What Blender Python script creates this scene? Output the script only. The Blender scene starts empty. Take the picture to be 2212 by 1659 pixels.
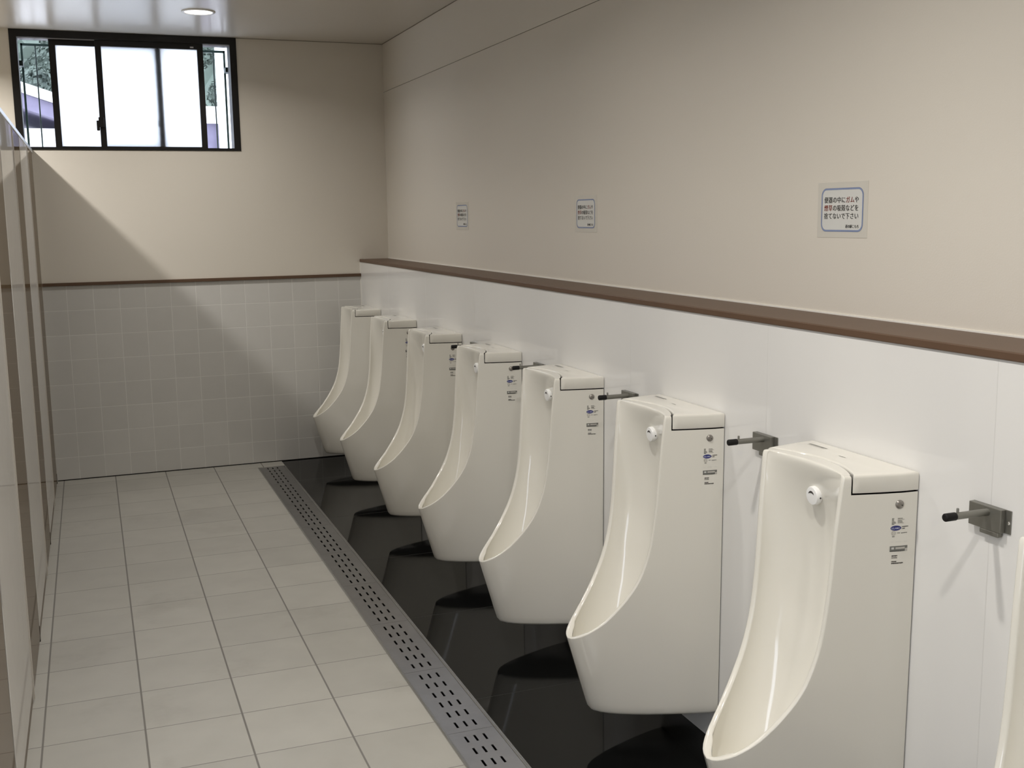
import bpy, bmesh, math, random
from mathutils import Vector, Matrix

C = bpy.context.scene.collection
sc = bpy.context.scene
random.seed(7)

# ------------------------------------------------------------------ camera
cam_d = bpy.data.cameras.new('camera')
cam = bpy.data.objects.new('camera', cam_d)
C.objects.link(cam)
cam_d.sensor_fit = 'HORIZONTAL'
cam_d.sensor_width = 36.0
cam_d.lens = 38.8377
cam_d.clip_start = 0.02
_r = Vector((0.9341211583, -0.3566933647, -0.0136932519))
_u = Vector((0.0668526041, 0.1371359326, 0.9882937141))
_f = Vector((0.3506399734, 0.9241014985, -0.1519474565))
cam.matrix_world = Matrix(((_r.x, _u.x, -_f.x, -1.66714), (_r.y, _u.y, -_f.y, -7.16885),
                           (_r.z, _u.z, -_f.z, 1.58023), (0, 0, 0, 1)))
sc.camera = cam

# ------------------------------------------------------------------ world, exposure
w = bpy.data.worlds.new('overcast_sky')
sc.world = w
w.use_nodes = True
bg = w.node_tree.nodes['Background']
bg.inputs['Color'].default_value = (0.80, 0.87, 1.0, 1)
bg.inputs['Strength'].default_value = 5.0
sc.view_settings.view_transform = 'Standard'
sc.view_settings.look = 'None'
sc.view_settings.exposure = 0.0
sc.view_settings.gamma = 1.0
sc.view_settings.use_curve_mapping = False

sc.cycles.caustics_reflective = False
sc.cycles.caustics_refractive = False
sc.cycles.max_bounces = 6
sc.cycles.glossy_bounces = 3

LAMP_W = 13.0          # watts of one downlight
LAMP_COL = (1.0, 0.962, 0.905)

# ------------------------------------------------------------------ material helpers
def mat(name, col, rough=0.5, metal=0.0, spec=0.5, coat=0.0, noise=0.0, nscale=8.0, bump=0.0, bscale=60.0):
    m = bpy.data.materials.new(name)
    m.use_nodes = True
    nt = m.node_tree
    b = nt.nodes['Principled BSDF']
    b.inputs['Base Color'].default_value = (*col, 1)
    b.inputs['Roughness'].default_value = rough
    b.inputs['Metallic'].default_value = metal
    b.inputs['Specular IOR Level'].default_value = spec
    b.inputs['Coat Weight'].default_value = coat
    b.inputs['Coat Roughness'].default_value = 0.04
    tc = nt.nodes.new('ShaderNodeTexCoord')
    if noise > 0:
        n = nt.nodes.new('ShaderNodeTexNoise')
        n.inputs['Scale'].default_value = nscale
        n.inputs['Detail'].default_value = 4
        nt.links.new(tc.outputs['Object'], n.inputs['Vector'])
        mx = nt.nodes.new('ShaderNodeMix')
        mx.data_type = 'RGBA'
        mx.inputs[6].default_value = tuple(c * (1 - noise) for c in col) + (1,)
        mx.inputs[7].default_value = tuple(min(1, c * (1 + noise)) for c in col) + (1,)
        nt.links.new(n.outputs['Fac'], mx.inputs[0])
        nt.links.new(mx.outputs[2], b.inputs['Base Color'])
    if bump > 0:
        n2 = nt.nodes.new('ShaderNodeTexNoise')
        n2.inputs['Scale'].default_value = bscale
        n2.inputs['Detail'].default_value = 3
        nt.links.new(tc.outputs['Object'], n2.inputs['Vector'])
        bp = nt.nodes.new('ShaderNodeBump')
        bp.inputs['Strength'].default_value = bump
        bp.inputs['Distance'].default_value = 0.002
        nt.links.new(n2.outputs['Fac'], bp.inputs['Height'])
        nt.links.new(bp.outputs['Normal'], b.inputs['Normal'])
    return m

def grid_mat(name, col, grout, axes, rough=0.3, spec=0.5, vary=0.05, noise=0.06, nscale=6.0, grough=0.8,
             dirt=None, dirt_scale=1.3, warp=0.0):
    """tiles laid in object space; axes = [(axis index, pitch, offset, joint width), ...]"""
    m = bpy.data.materials.new(name)
    m.use_nodes = True
    nt = m.node_tree
    N = nt.nodes.new
    L = nt.links.new
    b = nt.nodes['Principled BSDF']
    tc = N('ShaderNodeTexCoord')
    sep = N('ShaderNodeSeparateXYZ')
    L(tc.outputs['Object'], sep.inputs[0])

    def math_(op, a, bb=None):
        n = N('ShaderNodeMath')
        n.operation = op
        for i, v in enumerate((a, bb)):
            if v is None:
                continue
            if isinstance(v, (int, float)):
                n.inputs[i].default_value = v
            else:
                L(v, n.inputs[i])
        return n.outputs[0]
    masks, cells = [], []
    for ax, pitch, off, wd in axes:
        q = math_('DIVIDE', math_('SUBTRACT', sep.outputs[ax], off), pitch)
        fl = math_('FLOOR', math_('ADD', q, 0.0))
        fr = math_('FRACT', math_('ADD', q, 0.5))
        dist = math_('MULTIPLY', math_('ABSOLUTE', math_('SUBTRACT', fr, 0.5)), pitch)
        ss = N('ShaderNodeMapRange')
        ss.interpolation_type = 'SMOOTHSTEP'
        ss.inputs['From Min'].default_value = wd * 0.32
        ss.inputs['From Max'].default_value = wd * 0.62
        ss.inputs['To Min'].default_value = 1.0
        ss.inputs['To Max'].default_value = 0.0
        L(dist, ss.inputs['Value'])
        masks.append(ss.outputs['Result'])
        cells.append(fl)
    mask = masks[0]
    for k in masks[1:]:
        mask = math_('MAXIMUM', mask, k)
    comb = N('ShaderNodeCombineXYZ')
    for i, c in enumerate(cells):
        L(c, comb.inputs[i])
    wn = N('ShaderNodeTexWhiteNoise')
    L(comb.outputs[0], wn.inputs['Vector'])
    nz = N('ShaderNodeTexNoise')
    nz.inputs['Scale'].default_value = nscale
    nz.inputs['Detail'].default_value = 5
    L(tc.outputs['Object'], nz.inputs['Vector'])
    val = math_('ADD', math_('MULTIPLY', math_('SUBTRACT', wn.outputs['Value'], 0.5), 2 * vary),
                math_('MULTIPLY', math_('SUBTRACT', nz.outputs['Fac'], 0.5), 2 * noise))
    hsv = N('ShaderNodeHueSaturation')
    hsv.inputs['Color'].default_value = (*col, 1)
    L(math_('ADD', val, 1.0), hsv.inputs['Value'])
    colr = hsv.outputs['Color']
    if dirt:
        nd = N('ShaderNodeTexNoise')
        nd.inputs['Scale'].default_value = dirt_scale
        nd.inputs['Detail'].default_value = 6
        nd.inputs['Roughness'].default_value = 0.65
        L(tc.outputs['Object'], nd.inputs['Vector'])
        mr = N('ShaderNodeMapRange')
        mr.inputs['From Min'].default_value = 0.56
        mr.inputs['From Max'].default_value = 0.78
        mr.inputs['To Max'].default_value = 0.55
        L(nd.outputs['Fac'], mr.inputs['Value'])
        mxd = N('ShaderNodeMix')
        mxd.data_type = 'RGBA'
        L(mr.outputs['Result'], mxd.inputs[0])
        L(colr, mxd.inputs[6])
        mxd.inputs[7].default_value = (*dirt, 1)
        colr = mxd.outputs[2]
    mx = N('ShaderNodeMix')
    mx.data_type = 'RGBA'
    L(mask, mx.inputs[0])
    L(colr, mx.inputs[6])
    mx.inputs[7].default_value = (*grout, 1)
    L(mx.outputs[2], b.inputs['Base Color'])
    mr2 = N('ShaderNodeMapRange')
    L(mask, mr2.inputs['Value'])
    mr2.inputs['To Min'].default_value = rough
    mr2.inputs['To Max'].default_value = grough
    L(mr2.outputs['Result'], b.inputs['Roughness'])
    b.inputs['Specular IOR Level'].default_value = spec
    bp = N('ShaderNodeBump')
    bp.inputs['Strength'].default_value = 0.35
    bp.inputs['Distance'].default_value = 0.0015
    L(math_('SUBTRACT', 1.0, mask), bp.inputs['Height'])
    L(bp.outputs['Normal'], b.inputs['Normal'])
    return m

M = {}
M['paint'] = mat('wall_paint', (0.72, 0.675, 0.60), 0.72, spec=0.3, noise=0.02, nscale=1.5, bump=0.12, bscale=220)
M['ceiling'] = mat('ceiling_paint', (0.70, 0.66, 0.60), 0.27, spec=0.45, noise=0.02, nscale=2)
M['tile'] = grid_mat('wall_tile', (0.62, 0.61, 0.585), (0.74, 0.73, 0.70),
                     [(0, 0.15, -0.003, 0.0042), (2, 0.15, 0.142, 0.0042)], rough=0.22, vary=0.025, noise=0.03, nscale=9)
M['panel_tile'] = grid_mat('white_wall_panel', (0.775, 0.765, 0.745), (0.69, 0.68, 0.66),
                           [(1, 0.7975, -0.703, 0.0022)], rough=0.035, spec=0.6, vary=0.01, noise=0.015, nscale=3, grough=0.3)
M['floor'] = grid_mat('floor_tile', (0.465, 0.452, 0.412), (0.215, 0.205, 0.19),
                      [(0, 0.2973, -1.8963, 0.0062), (1, 0.2973, -0.142, 0.0036)], rough=0.42, spec=0.4, vary=0.05,
                      noise=0.10, nscale=7, dirt=(0.30, 0.285, 0.25), dirt_scale=2.2)
M['black_floor'] = grid_mat('black_floor_slab', (0.0055, 0.0057, 0.0058), (0.03, 0.03, 0.03),
                            [(1, 0.8, -0.70, 0.0028)], rough=0.05, spec=0.14, vary=0.03, noise=0.1, nscale=25, grough=0.3)
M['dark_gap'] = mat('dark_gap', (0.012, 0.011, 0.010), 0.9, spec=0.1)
M['joint'] = mat('dark_joint', (0.22, 0.19, 0.16), 0.8)
M['brown'] = mat('brown_trim', (0.112, 0.066, 0.040), 0.45, spec=0.35, noise=0.10, nscale=14)
M['caulk'] = mat('white_caulk', (0.86, 0.84, 0.79), 0.4)
M['ceramic'] = mat('white_ceramic', (0.775, 0.752, 0.685), 0.10, spec=0.55, coat=0.3)
M['chrome_cap'] = mat('grey_cap', (0.30, 0.28, 0.255), 0.32, metal=0.7)
M['white_plastic'] = mat('white_plastic', (0.86, 0.86, 0.85), 0.28)
M['label_ink'] = mat('label_ink', (0.05, 0.045, 0.04), 0.6)
M['label_grey'] = mat('label_grey', (0.17, 0.17, 0.155), 0.5)
M['label_pale'] = mat('label_pale', (0.50, 0.48, 0.44), 0.5)
M['label_light'] = mat('label_light', (0.60, 0.60, 0.57), 0.5)
M['blue_oval'] = mat('blue_oval', (0.015, 0.02, 0.17), 0.35)
M['text_white'] = mat('text_white', (0.55, 0.57, 0.70), 0.5)
M['steel'] = mat('brushed_steel', (0.42, 0.42, 0.43), 0.42, metal=1.0, noise=0.10, nscale=20)
_b = M['steel'].node_tree.nodes['Principled BSDF']
_tv = M['steel'].node_tree.nodes.new('ShaderNodeCombineXYZ')
_tv.inputs[0].default_value = 1.0
_b.inputs['Anisotropic'].default_value = 0.95
M['steel'].node_tree.links.new(_tv.outputs[0], _b.inputs['Tangent'])
M['steel_bright'] = mat('steel_edge', (0.50, 0.50, 0.50), 0.3, metal=1.0)
M['hook_steel'] = mat('grey_steel', (0.24, 0.235, 0.21), 0.42, metal=0.75, noise=0.1, nscale=40)
M['rubber'] = mat('black_rubber', (0.006, 0.0055, 0.0055), 0.6, spec=0.3)
M['screw'] = mat('bright_screw', (0.8, 0.8, 0.78), 0.2, metal=1.0)
M['frame'] = mat('black_window_frame', (0.008, 0.007, 0.0065), 0.4, spec=0.3)
M['alu'] = mat('aluminium', (0.62, 0.63, 0.65), 0.3, metal=1.0)
def laminate(name, col, gloss):
    m = bpy.data.materials.new(name)
    m.use_nodes = True
    nt = m.node_tree
    nt.nodes.clear()
    out = nt.nodes.new('ShaderNodeOutputMaterial')
    df = nt.nodes.new('ShaderNodeBsdfDiffuse')
    tc = nt.nodes.new('ShaderNodeTexCoord')
    nz = nt.nodes.new('ShaderNodeTexNoise')
    nz.inputs['Scale'].default_value = 12
    nt.links.new(tc.outputs['Object'], nz.inputs['Vector'])
    mc = nt.nodes.new('ShaderNodeMix')
    mc.data_type = 'RGBA'
    mc.inputs[6].default_value = tuple(c * .96 for c in col) + (1,)
    mc.inputs[7].default_value = tuple(c * 1.04 for c in col) + (1,)
    nt.links.new(nz.outputs['Fac'], mc.inputs[0])
    nt.links.new(mc.outputs[2], df.inputs['Color'])
    gl = nt.nodes.new('ShaderNodeBsdfGlossy')
    gl.inputs['Roughness'].default_value = 0.03
    gl.inputs['Color'].default_value = (0.95, 0.95, 0.95, 1)
    mx = nt.nodes.new('ShaderNodeMixShader')
    mx.inputs[0].default_value = gloss
    nt.links.new(df.outputs[0], mx.inputs[1])
    nt.links.new(gl.outputs[0], mx.inputs[2])
    nt.links.new(mx.outputs[0], out.inputs[0])
    return m
M['lam_light'] = laminate('light_laminate', (0.60, 0.575, 0.54), 0.40)
M['lam_brown'] = laminate('brown_laminate', (0.15, 0.11, 0.07), 0.36)
M['edge_metal'] = mat('edge_strip', (0.58, 0.55, 0.50), 0.4, metal=0.3)
M['sheet'] = mat('sign_paper', (0.70, 0.70, 0.67), 0.30)
M['sheet_edge'] = mat('laminate_film', (0.66, 0.63, 0.565), 0.22)
M['sign_blue'] = mat('sign_blue', (0.10, 0.15, 0.34), 0.5)
M['sign_blue_pale'] = mat('sign_blue_pale', (0.36, 0.42, 0.56), 0.5)
M['sign_black'] = mat('sign_black', (0.035, 0.033, 0.03), 0.5)
M['sign_red'] = mat('sign_red', (0.33, 0.055, 0.035), 0.5)
M['grille'] = mat('green_grille', (0.012, 0.035, 0.032), 0.5)
M['ground'] = mat('concrete_yard', (0.55, 0.54, 0.52), 0.9, noise=0.15, nscale=3)
M['house_wall'] = mat('white_render', (0.86, 0.86, 0.88), 0.8)
M['roof_tile'] = mat('roof_tile', (0.15, 0.135, 0.21), 0.5, noise=0.3, nscale=6)
M['leaf'] = mat('leaf', (0.085, 0.112, 0.092), 0.7, noise=0.95, nscale=1.1)
M['bark'] = mat('bark', (0.12, 0.09, 0.07), 0.9)

m = bpy.data.materials.new('frosted_glass')
m.use_nodes = True
nt = m.node_tree
nt.nodes.clear()
out = nt.nodes.new('ShaderNodeOutputMaterial')
tr = nt.nodes.new('ShaderNodeBsdfTranslucent')
tr.inputs['Color'].default_value = (0.96, 0.97, 0.98, 1)
gl = nt.nodes.new('ShaderNodeBsdfGlossy')
gl.inputs['Color'].default_value = (0.9, 0.9, 0.9, 1)
gl.inputs['Roughness'].default_value = 0.25
mx = nt.nodes.new('ShaderNodeMixShader')
mx.inputs[0].default_value = 0.05
nt.links.new(tr.outputs[0], mx.inputs[1])
nt.links.new(gl.outputs[0], mx.inputs[2])
nt.links.new(mx.outputs[0], out.inputs[0])
M['frost'] = m

m = bpy.data.materials.new('lamp_lens')
m.use_nodes = True
b = m.node_tree.nodes['Principled BSDF']
b.inputs['Base Color'].default_value = (0.9, 0.9, 0.9, 1)
b.inputs['Emission Color'].default_value = (1.0, 0.95, 0.88, 1)
b.inputs['Emission Strength'].default_value = 4.0
M['lens'] = m

# ------------------------------------------------------------------ mesh helpers
def add_box(bm, x0, x1, y0, y1, z0, z1, mi=0):
    v = [bm.verts.new((x, y, z)) for z in (z0, z1) for y in (y0, y1) for x in (x0, x1)]
    for q in ((0, 2, 3, 1), (4, 5, 7, 6), (0, 1, 5, 4), (2, 6, 7, 3), (0, 4, 6, 2), (1, 3, 7, 5)):
        f = bm.faces.new([v[i] for i in q])
        f.material_index = mi
    return v

def add_cyl(bm, p0, p1, r0, r1=None, n=20, mi=0, cap=True):
    r1 = r0 if r1 is None else r1
    p0, p1 = Vector(p0), Vector(p1)
    ax = (p1 - p0).normalized()
    t = Vector((0, 0, 1)) if abs(ax.z) < 0.9 else Vector((1, 0, 0))
    a = ax.cross(t).normalized()
    bb = ax.cross(a)
    rings = []
    for p, r in ((p0, r0), (p1, r1)):
        rings.append([bm.verts.new(p + r * (math.cos(2 * math.pi * i / n) * a + math.sin(2 * math.pi * i / n) * bb)) for i in range(n)])
    for i in range(n):
        f = bm.faces.new((rings[0][i], rings[0][(i + 1) % n], rings[1][(i + 1) % n], rings[1][i]))
        f.material_index = mi
    if cap:
        for r in (list(reversed(rings[0])), rings[1]):
            f = bm.faces.new(r)
            f.material_index = mi
    return rings

def add_lathe(bm, center, axis, prof, n=28, mi=0):
    """prof = [(radius, height along axis)]"""
    c = Vector(center)
    ax = Vector(axis).normalized()
    t = Vector((0, 0, 1)) if abs(ax.z) < 0.9 else Vector((1, 0, 0))
    a = ax.cross(t).normalized()
    bb = ax.cross(a)
    rings = []
    for r, h in prof:
        rings.append([bm.verts.new(c + ax * h + max(r, 1e-5) * (math.cos(2 * math.pi * i / n) * a + math.sin(2 * math.pi * i / n) * bb)) for i in range(n)])
    for A, B in zip(rings[:-1], rings[1:]):
        for i in range(n):
            f = bm.faces.new((A[i], A[(i + 1) % n], B[(i + 1) % n], B[i]))
            f.material_index = mi
    f = bm.faces.new(list(reversed(rings[0]))); f.material_index = mi
    f = bm.faces.new(rings[-1]); f.material_index = mi

def finish(bm, name, mats, parent=None, smooth=None, merge=1e-5, recalc=True, bevel=0.0):
    if merge:
        bmesh.ops.remove_doubles(bm, verts=bm.verts, dist=merge)
    if bevel > 0:
        es = [e for e in bm.edges if len(e.link_faces) == 2 and e.calc_face_angle(0) > 0.6]
        bmesh.ops.bevel(bm, geom=es, offset=bevel, segments=2, affect='EDGES', profile=0.5, clamp_overlap=True)
    if recalc:
        bmesh.ops.recalc_face_normals(bm, faces=bm.faces)
    if smooth is not None:
        ang = math.radians(smooth)
        for f in bm.faces:
            f.smooth = True
        for e in bm.edges:
            if len(e.link_faces) == 2 and e.calc_face_angle(0) > ang:
                e.smooth = False
    me = bpy.data.meshes.new(name)
    bm.to_mesh(me)
    bm.free()
    for mm in (mats if isinstance(mats, (list, tuple)) else [mats]):
        me.materials.append(mm)
    o = bpy.data.objects.new(name, me)
    C.objects.link(o)
    if parent:
        o.parent = parent
    return o

def tag(o, label=None, cat=None, group=None, kind=None):
    if label: o['label'] = label
    if cat: o['category'] = cat
    if group: o['group'] = group
    if kind: o['kind'] = kind
    return o

def empty(name, loc=(0, 0, 0)):
    o = bpy.data.objects.new(name, None)
    o.empty_display_size = 0.1
    C.objects.link(o)
    o.location = loc
    return o

def copy_tree(o, parent=None):
    c = o.copy()
    C.objects.link(c)
    if parent:
        c.parent = parent
    for ch in list(o.children):
        copy_tree(ch, c)
    return c

def interp(tab, x):
    if x <= tab[0][0]: return tab[0][1]
    for (a, fa), (bb, fb) in zip(tab[:-1], tab[1:]):
        if x <= bb:
            return fa + (fb - fa) * (x - a) / (bb - a)
    return tab[-1][1]

def catmull(pts, n):
    """n points evenly by arc length along a Catmull-Rom curve through pts"""
    P = [Vector(p) for p in pts]
    P = [P[0] * 2 - P[1]] + P + [P[-1] * 2 - P[-2]]
    fine = []
    for i in range(1, len(P) - 2):
        for k in range(16):
            t = k / 16
            a, bb, c, d = P[i - 1], P[i], P[i + 1], P[i + 2]
            fine.append(0.5 * ((2 * bb) + (c - a) * t + (2 * a - 5 * bb + 4 * c - d) * t * t + (3 * bb - a - 3 * c + d) * t ** 3))
    fine.append(P[-2].copy())
    L = [0]
    for a, bb in zip(fine[:-1], fine[1:]):
        L.append(L[-1] + (bb - a).length)
    res, j = [], 0
    for k in range(n):
        s = L[-1] * k / (n - 1)
        while j < len(L) - 2 and L[j + 1] < s: j += 1
        q = (s - L[j]) / max(1e-9, L[j + 1] - L[j])
        res.append(fine[j].lerp(fine[j + 1], q))
    return res

# ------------------------------------------------------------------ the room
RX0, RY0, CEIL, UPX = -3.35, -9.0, 2.673, 0.1906
FX = -0.745            # where the beige floor stops at the drain
STALL_X = -1.933

def struct(bm, name, mats, parent=None, **k):
    o = finish(bm, name, mats, parent, **k)
    if not parent: o['kind'] = 'structure'
    return o

bm = bmesh.new()
add_box(bm, RX0, FX, RY0, 0, -0.12, 0)
add_box(bm, FX, -0.572, -0.142, 0, -0.12, 0)
struct(bm, 'floor', M['floor'], merge=0)
bm = bmesh.new()
add_box(bm, -0.572, 0, RY0, 0, -0.12, 0.0)
o = struct(bm, 'floor_black_strip', M['black_floor'], merge=0)
bm = bmesh.new()
add_box(bm, RX0 - 0.2, 0.4, RY0 - 0.2, 0.14, CEIL, CEIL + 0.12)
struct(bm, 'ceiling', M['ceiling'], merge=0)

WX0, WX1, WZ0 = -2.010, -0.732, 1.992
RZ0, RZ1 = 1.190, 1.2095
bm = bmesh.new()
add_box(bm, RX0, UPX, 0, 0.14, -0.12, 1.20, 1)
add_box(bm, RX0, UPX, 0, 0.14, 1.20, WZ0, 0)
add_box(bm, RX0, WX0, 0, 0.14, WZ0, CEIL, 0)
add_box(bm, WX1, UPX, 0, 0.14, WZ0, CEIL, 0)
struct(bm, 'wall_back', [M['paint'], M['tile']], merge=0)

bm = bmesh.new()
add_box(bm, 0.0, UPX + 0.15, RY0, 0.0, -0.12, 1.284)
struct(bm, 'wall_right_wainscot', M['panel_tile'], merge=0)
bm = bmesh.new()
add_box(bm, UPX, UPX + 0.15, RY0, 0.0, 1.284, 2.3692)
add_box(bm, UPX, UPX + 0.15, RY0, 0.0, 2.3722, CEIL)
add_box(bm, UPX + 0.0035, UPX + 0.15, RY0, 0.0, 2.3692, 2.3722, 1)
struct(bm, 'wall_right', [M['paint'], M['joint']], merge=0)
bm = bmesh.new()
DY0, DY1, DZ0, DZ = -7.02, -6.28, 0.45, 2.62          # unseen tall narrow opening in the left wall, added and sized for bowl highlights
add_box(bm, RX0 - 0.15, RX0, RY0, DY0, -0.12, CEIL)
add_box(bm, RX0 - 0.15, RX0, DY1, 0.14, -0.12, CEIL)
add_box(bm, RX0 - 0.15, RX0, DY0, DY1, DZ, CEIL)
add_box(bm, RX0 - 0.15, RX0, DY0, DY1, -0.12, DZ0)
struct(bm, 'wall_left', M['paint'], merge=0)
bm = bmesh.new()
add_box(bm, RX0 - 0.15, UPX + 0.15, RY0 - 0.15, RY0, -0.12, CEIL)
struct(bm, 'wall_front', M['paint'], merge=0)

# thin shadow joints where walls meet the ceiling, and the floor joint at the back wall
bm = bmesh.new()
add_box(bm, UPX - 0.002, UPX, RY0, -0.001, CEIL - 0.0035, CEIL)
struct(bm, 'trim_1', M['joint'], merge=0)
bm = bmesh.new()
add_box(bm, WX1 + 0.002, UPX - 0.003, -0.002, 0, CEIL - 0.003, CEIL)
struct(bm, 'trim_2', M['joint'], merge=0)
bm = bmesh.new()
add_box(bm, STALL_X, -0.001, -0.0035, 0, 0, 0.005)
struct(bm, 'baseboard_back', M['dark_gap'], merge=0)

# brown dado rail on the back wall, brown shelf along the right wall
bm = bmesh.new()
add_box(bm, RX0, -0.001, -0.014, 0, RZ0, RZ1)
struct(bm, 'trim_3', M['brown'], bevel=0.002)
bm = bmesh.new()
add_box(bm, -0.0055, UPX, RY0, -0.0005, 1.284, 1.3027)
o = finish(bm, 'wall_ledge', M['brown'], bevel=0.003)
tag(o, 'long brown ledge running along the right wall above the urinals', 'ledge')
bm = bmesh.new()
add_box(bm, UPX - 0.004, UPX, RY0, -0.001, 1.3027, 1.3066)
finish(bm, 'caulk_line', M['caulk'], o, merge=0)

bm = bmesh.new()
add_box(bm, -.005, -.0002, -.004, -.0002, .10, 1.2838)
struct(bm, 'trim_4', M['caulk'], merge=0)

# ------------------------------------------------------------------ floor drain
SEG = 0.4955
d_root = empty('floor_drain', (-0.6585, -4.0, 0))
tag(d_root, 'long stainless steel drain channel between beige tiles and black floor strip', 'drain')
bm = bmesh.new()
X0, X1 = FX, -0.572
YD0, YD1 = RY0, -0.142
ox, oy = -0.6585, -4.0
def rel_box(bm, x0, x1, y0, y1, z0, z1, mi=0):
    add_box(bm, x0 - ox, x1 - ox, y0 - oy, y1 - oy, z0, z1, mi)
rel_box(bm, X0, X0 + 0.0022, YD0, YD1, -0.06, 0.0022)
rel_box(bm, X0 + 0.009, X0 + 0.0105, YD0, YD1, -0.06, 0.0014)
rel_box(bm, X0 + 0.0022, X0 + 0.009, YD0, YD1, -0.06, -0.0015)
rel_box(bm, X1 - 0.0022, X1, YD0, YD1, -0.06, 0.0022)
rel_box(bm, X1 - 0.0105, X1 - 0.009, YD0, YD1, -0.06, 0.0014)
rel_box(bm, X1 - 0.009, X1 - 0.0022, YD0, YD1, -0.06, -0.0015)
finish(bm, 'channel_frame', M['steel_bright'], d_root, merge=0)
bm = bmesh.new()
rel_box(bm, X0 + 0.0105, X1 - 0.0105, YD0, YD1, -0.06, -0.035)
finish(bm, 'channel_bed', M['dark_gap'], d_root, merge=0)

def make_grate():
    hw = (X1 - X0) / 2 - 0.0112
    xs = [-hw]
    for cx in (-0.030, 0.0, 0.030):
        xs += [cx - 0.0037, cx + 0.0037]
    xs.append(hw)
    ys = [-SEG / 2 + 0.0006]
    for k in range(6):
        c = SEG / 2 - 0.0525 - 0.0785 * k
        ys_ = (c - 0.0195, c + 0.0195)
        ys += list(ys_)
    ys = sorted(ys) + [SEG / 2 - 0.0006]
    bm = bmesh.new()
    th = 0.004
    V = {}
    for zi, z in enumerate((-th, 0.0)):
        for i, x in enumerate(xs):
            for j, y in enumerate(ys):
                V[zi, i, j] = bm.verts.new((x, y, z))
    hole = lambda i, j: 0 <= i < len(xs) - 1 and 0 <= j < len(ys) - 1 and i % 2 == 1 and j % 2 == 1
    solid = lambda i, j: 0 <= i < len(xs) - 1 and 0 <= j < len(ys) - 1 and not hole(i, j)
    for i in range(len(xs) - 1):
        for j in range(len(ys) - 1):
            if not solid(i, j): continue
            bm.faces.new([V[1, i, j], V[1, i + 1, j], V[1, i + 1, j + 1], V[1, i, j + 1]])
            bm.faces.new([V[0, i, j], V[0, i, j + 1], V[0, i + 1, j + 1], V[0, i + 1, j]])
            for (di, dj, a, bb) in ((-1, 0, (i, j), (i, j + 1)), (1, 0, (i + 1, j + 1), (i + 1, j)),
                                    (0, -1, (i + 1, j), (i, j)), (0, 1, (i, j + 1), (i + 1, j + 1))):
                if not solid(i + di, j + dj):
                    bm.faces.new([V[1, a[0], a[1]], V[1, bb[0], bb[1]], V[0, bb[0], bb[1]], V[0, a[0], a[1]]])
    return finish(bm, 'drain_grate', M['steel'], merge=0)
ordinals = ['first', 'second', 'third', 'fourth', 'fifth', 'sixth', 'seventh', 'eighth', 'ninth', 'tenth']
grate = None
for k in range(10):
    g = make_grate() if grate is None else grate.copy()
    if grate is None: grate = g
    else: C.objects.link(g)
    g.location = (-0.6585, -0.1425 - SEG * (k + 0.5), 0.0006)
    if k == 0: lab = 'steel slotted drain grate closest to the back wall'
    elif k == 8: lab = 'steel slotted drain grate cut off by the bottom of the photo'
    else: lab = f'steel slotted drain grate, {ordinals[k]} from the back wall'
    tag(g, lab, 'grate', 'slotted drain grates')

# ------------------------------------------------------------------ urinals
G = [(0, 1), (.084, .987), (.2, .930), (.313, .860), (.45, .765), (.58, .672), (.7, .570), (.797, .474), (.88, .372), (.94, .268), (.975, .172), (.992, .095), (1, 0)]
ZTIP, DTIP = 0.333, 0.4125
def D_of(z):
    if z < ZTIP: return DTIP - 0.29 * (ZTIP - z)
    return min(0.47, DTIP + 0.29 * (z - ZTIP))
def hw_of(z): return 0.1765 + 0.0130 * z
def F(u, z): return hw_of(z) * interp(G, u / D_of(z))
RIM_D = [(.333, .4125), (.345, .397), (.36, .376), (.38, .351), (.40, .329), (.44, .2945), (.48, .266), (.52, .2425), (.56, .2265),
         (.60, .2145), (.64, .2055), (.72, .195), (.80, .189), (.88, .1835), (.96, .1765), (1.006, .172)]
def rim_d(z): return interp(RIM_D, z)
E_of = lambda v: .1455 + .0265 * (min(abs(v), .152) / .150) ** 2
LF_of = lambda v: .111 + .042 * (abs(v) / .157) ** 2
NC = 26                   # columns along a side
TH = 0.0165

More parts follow.
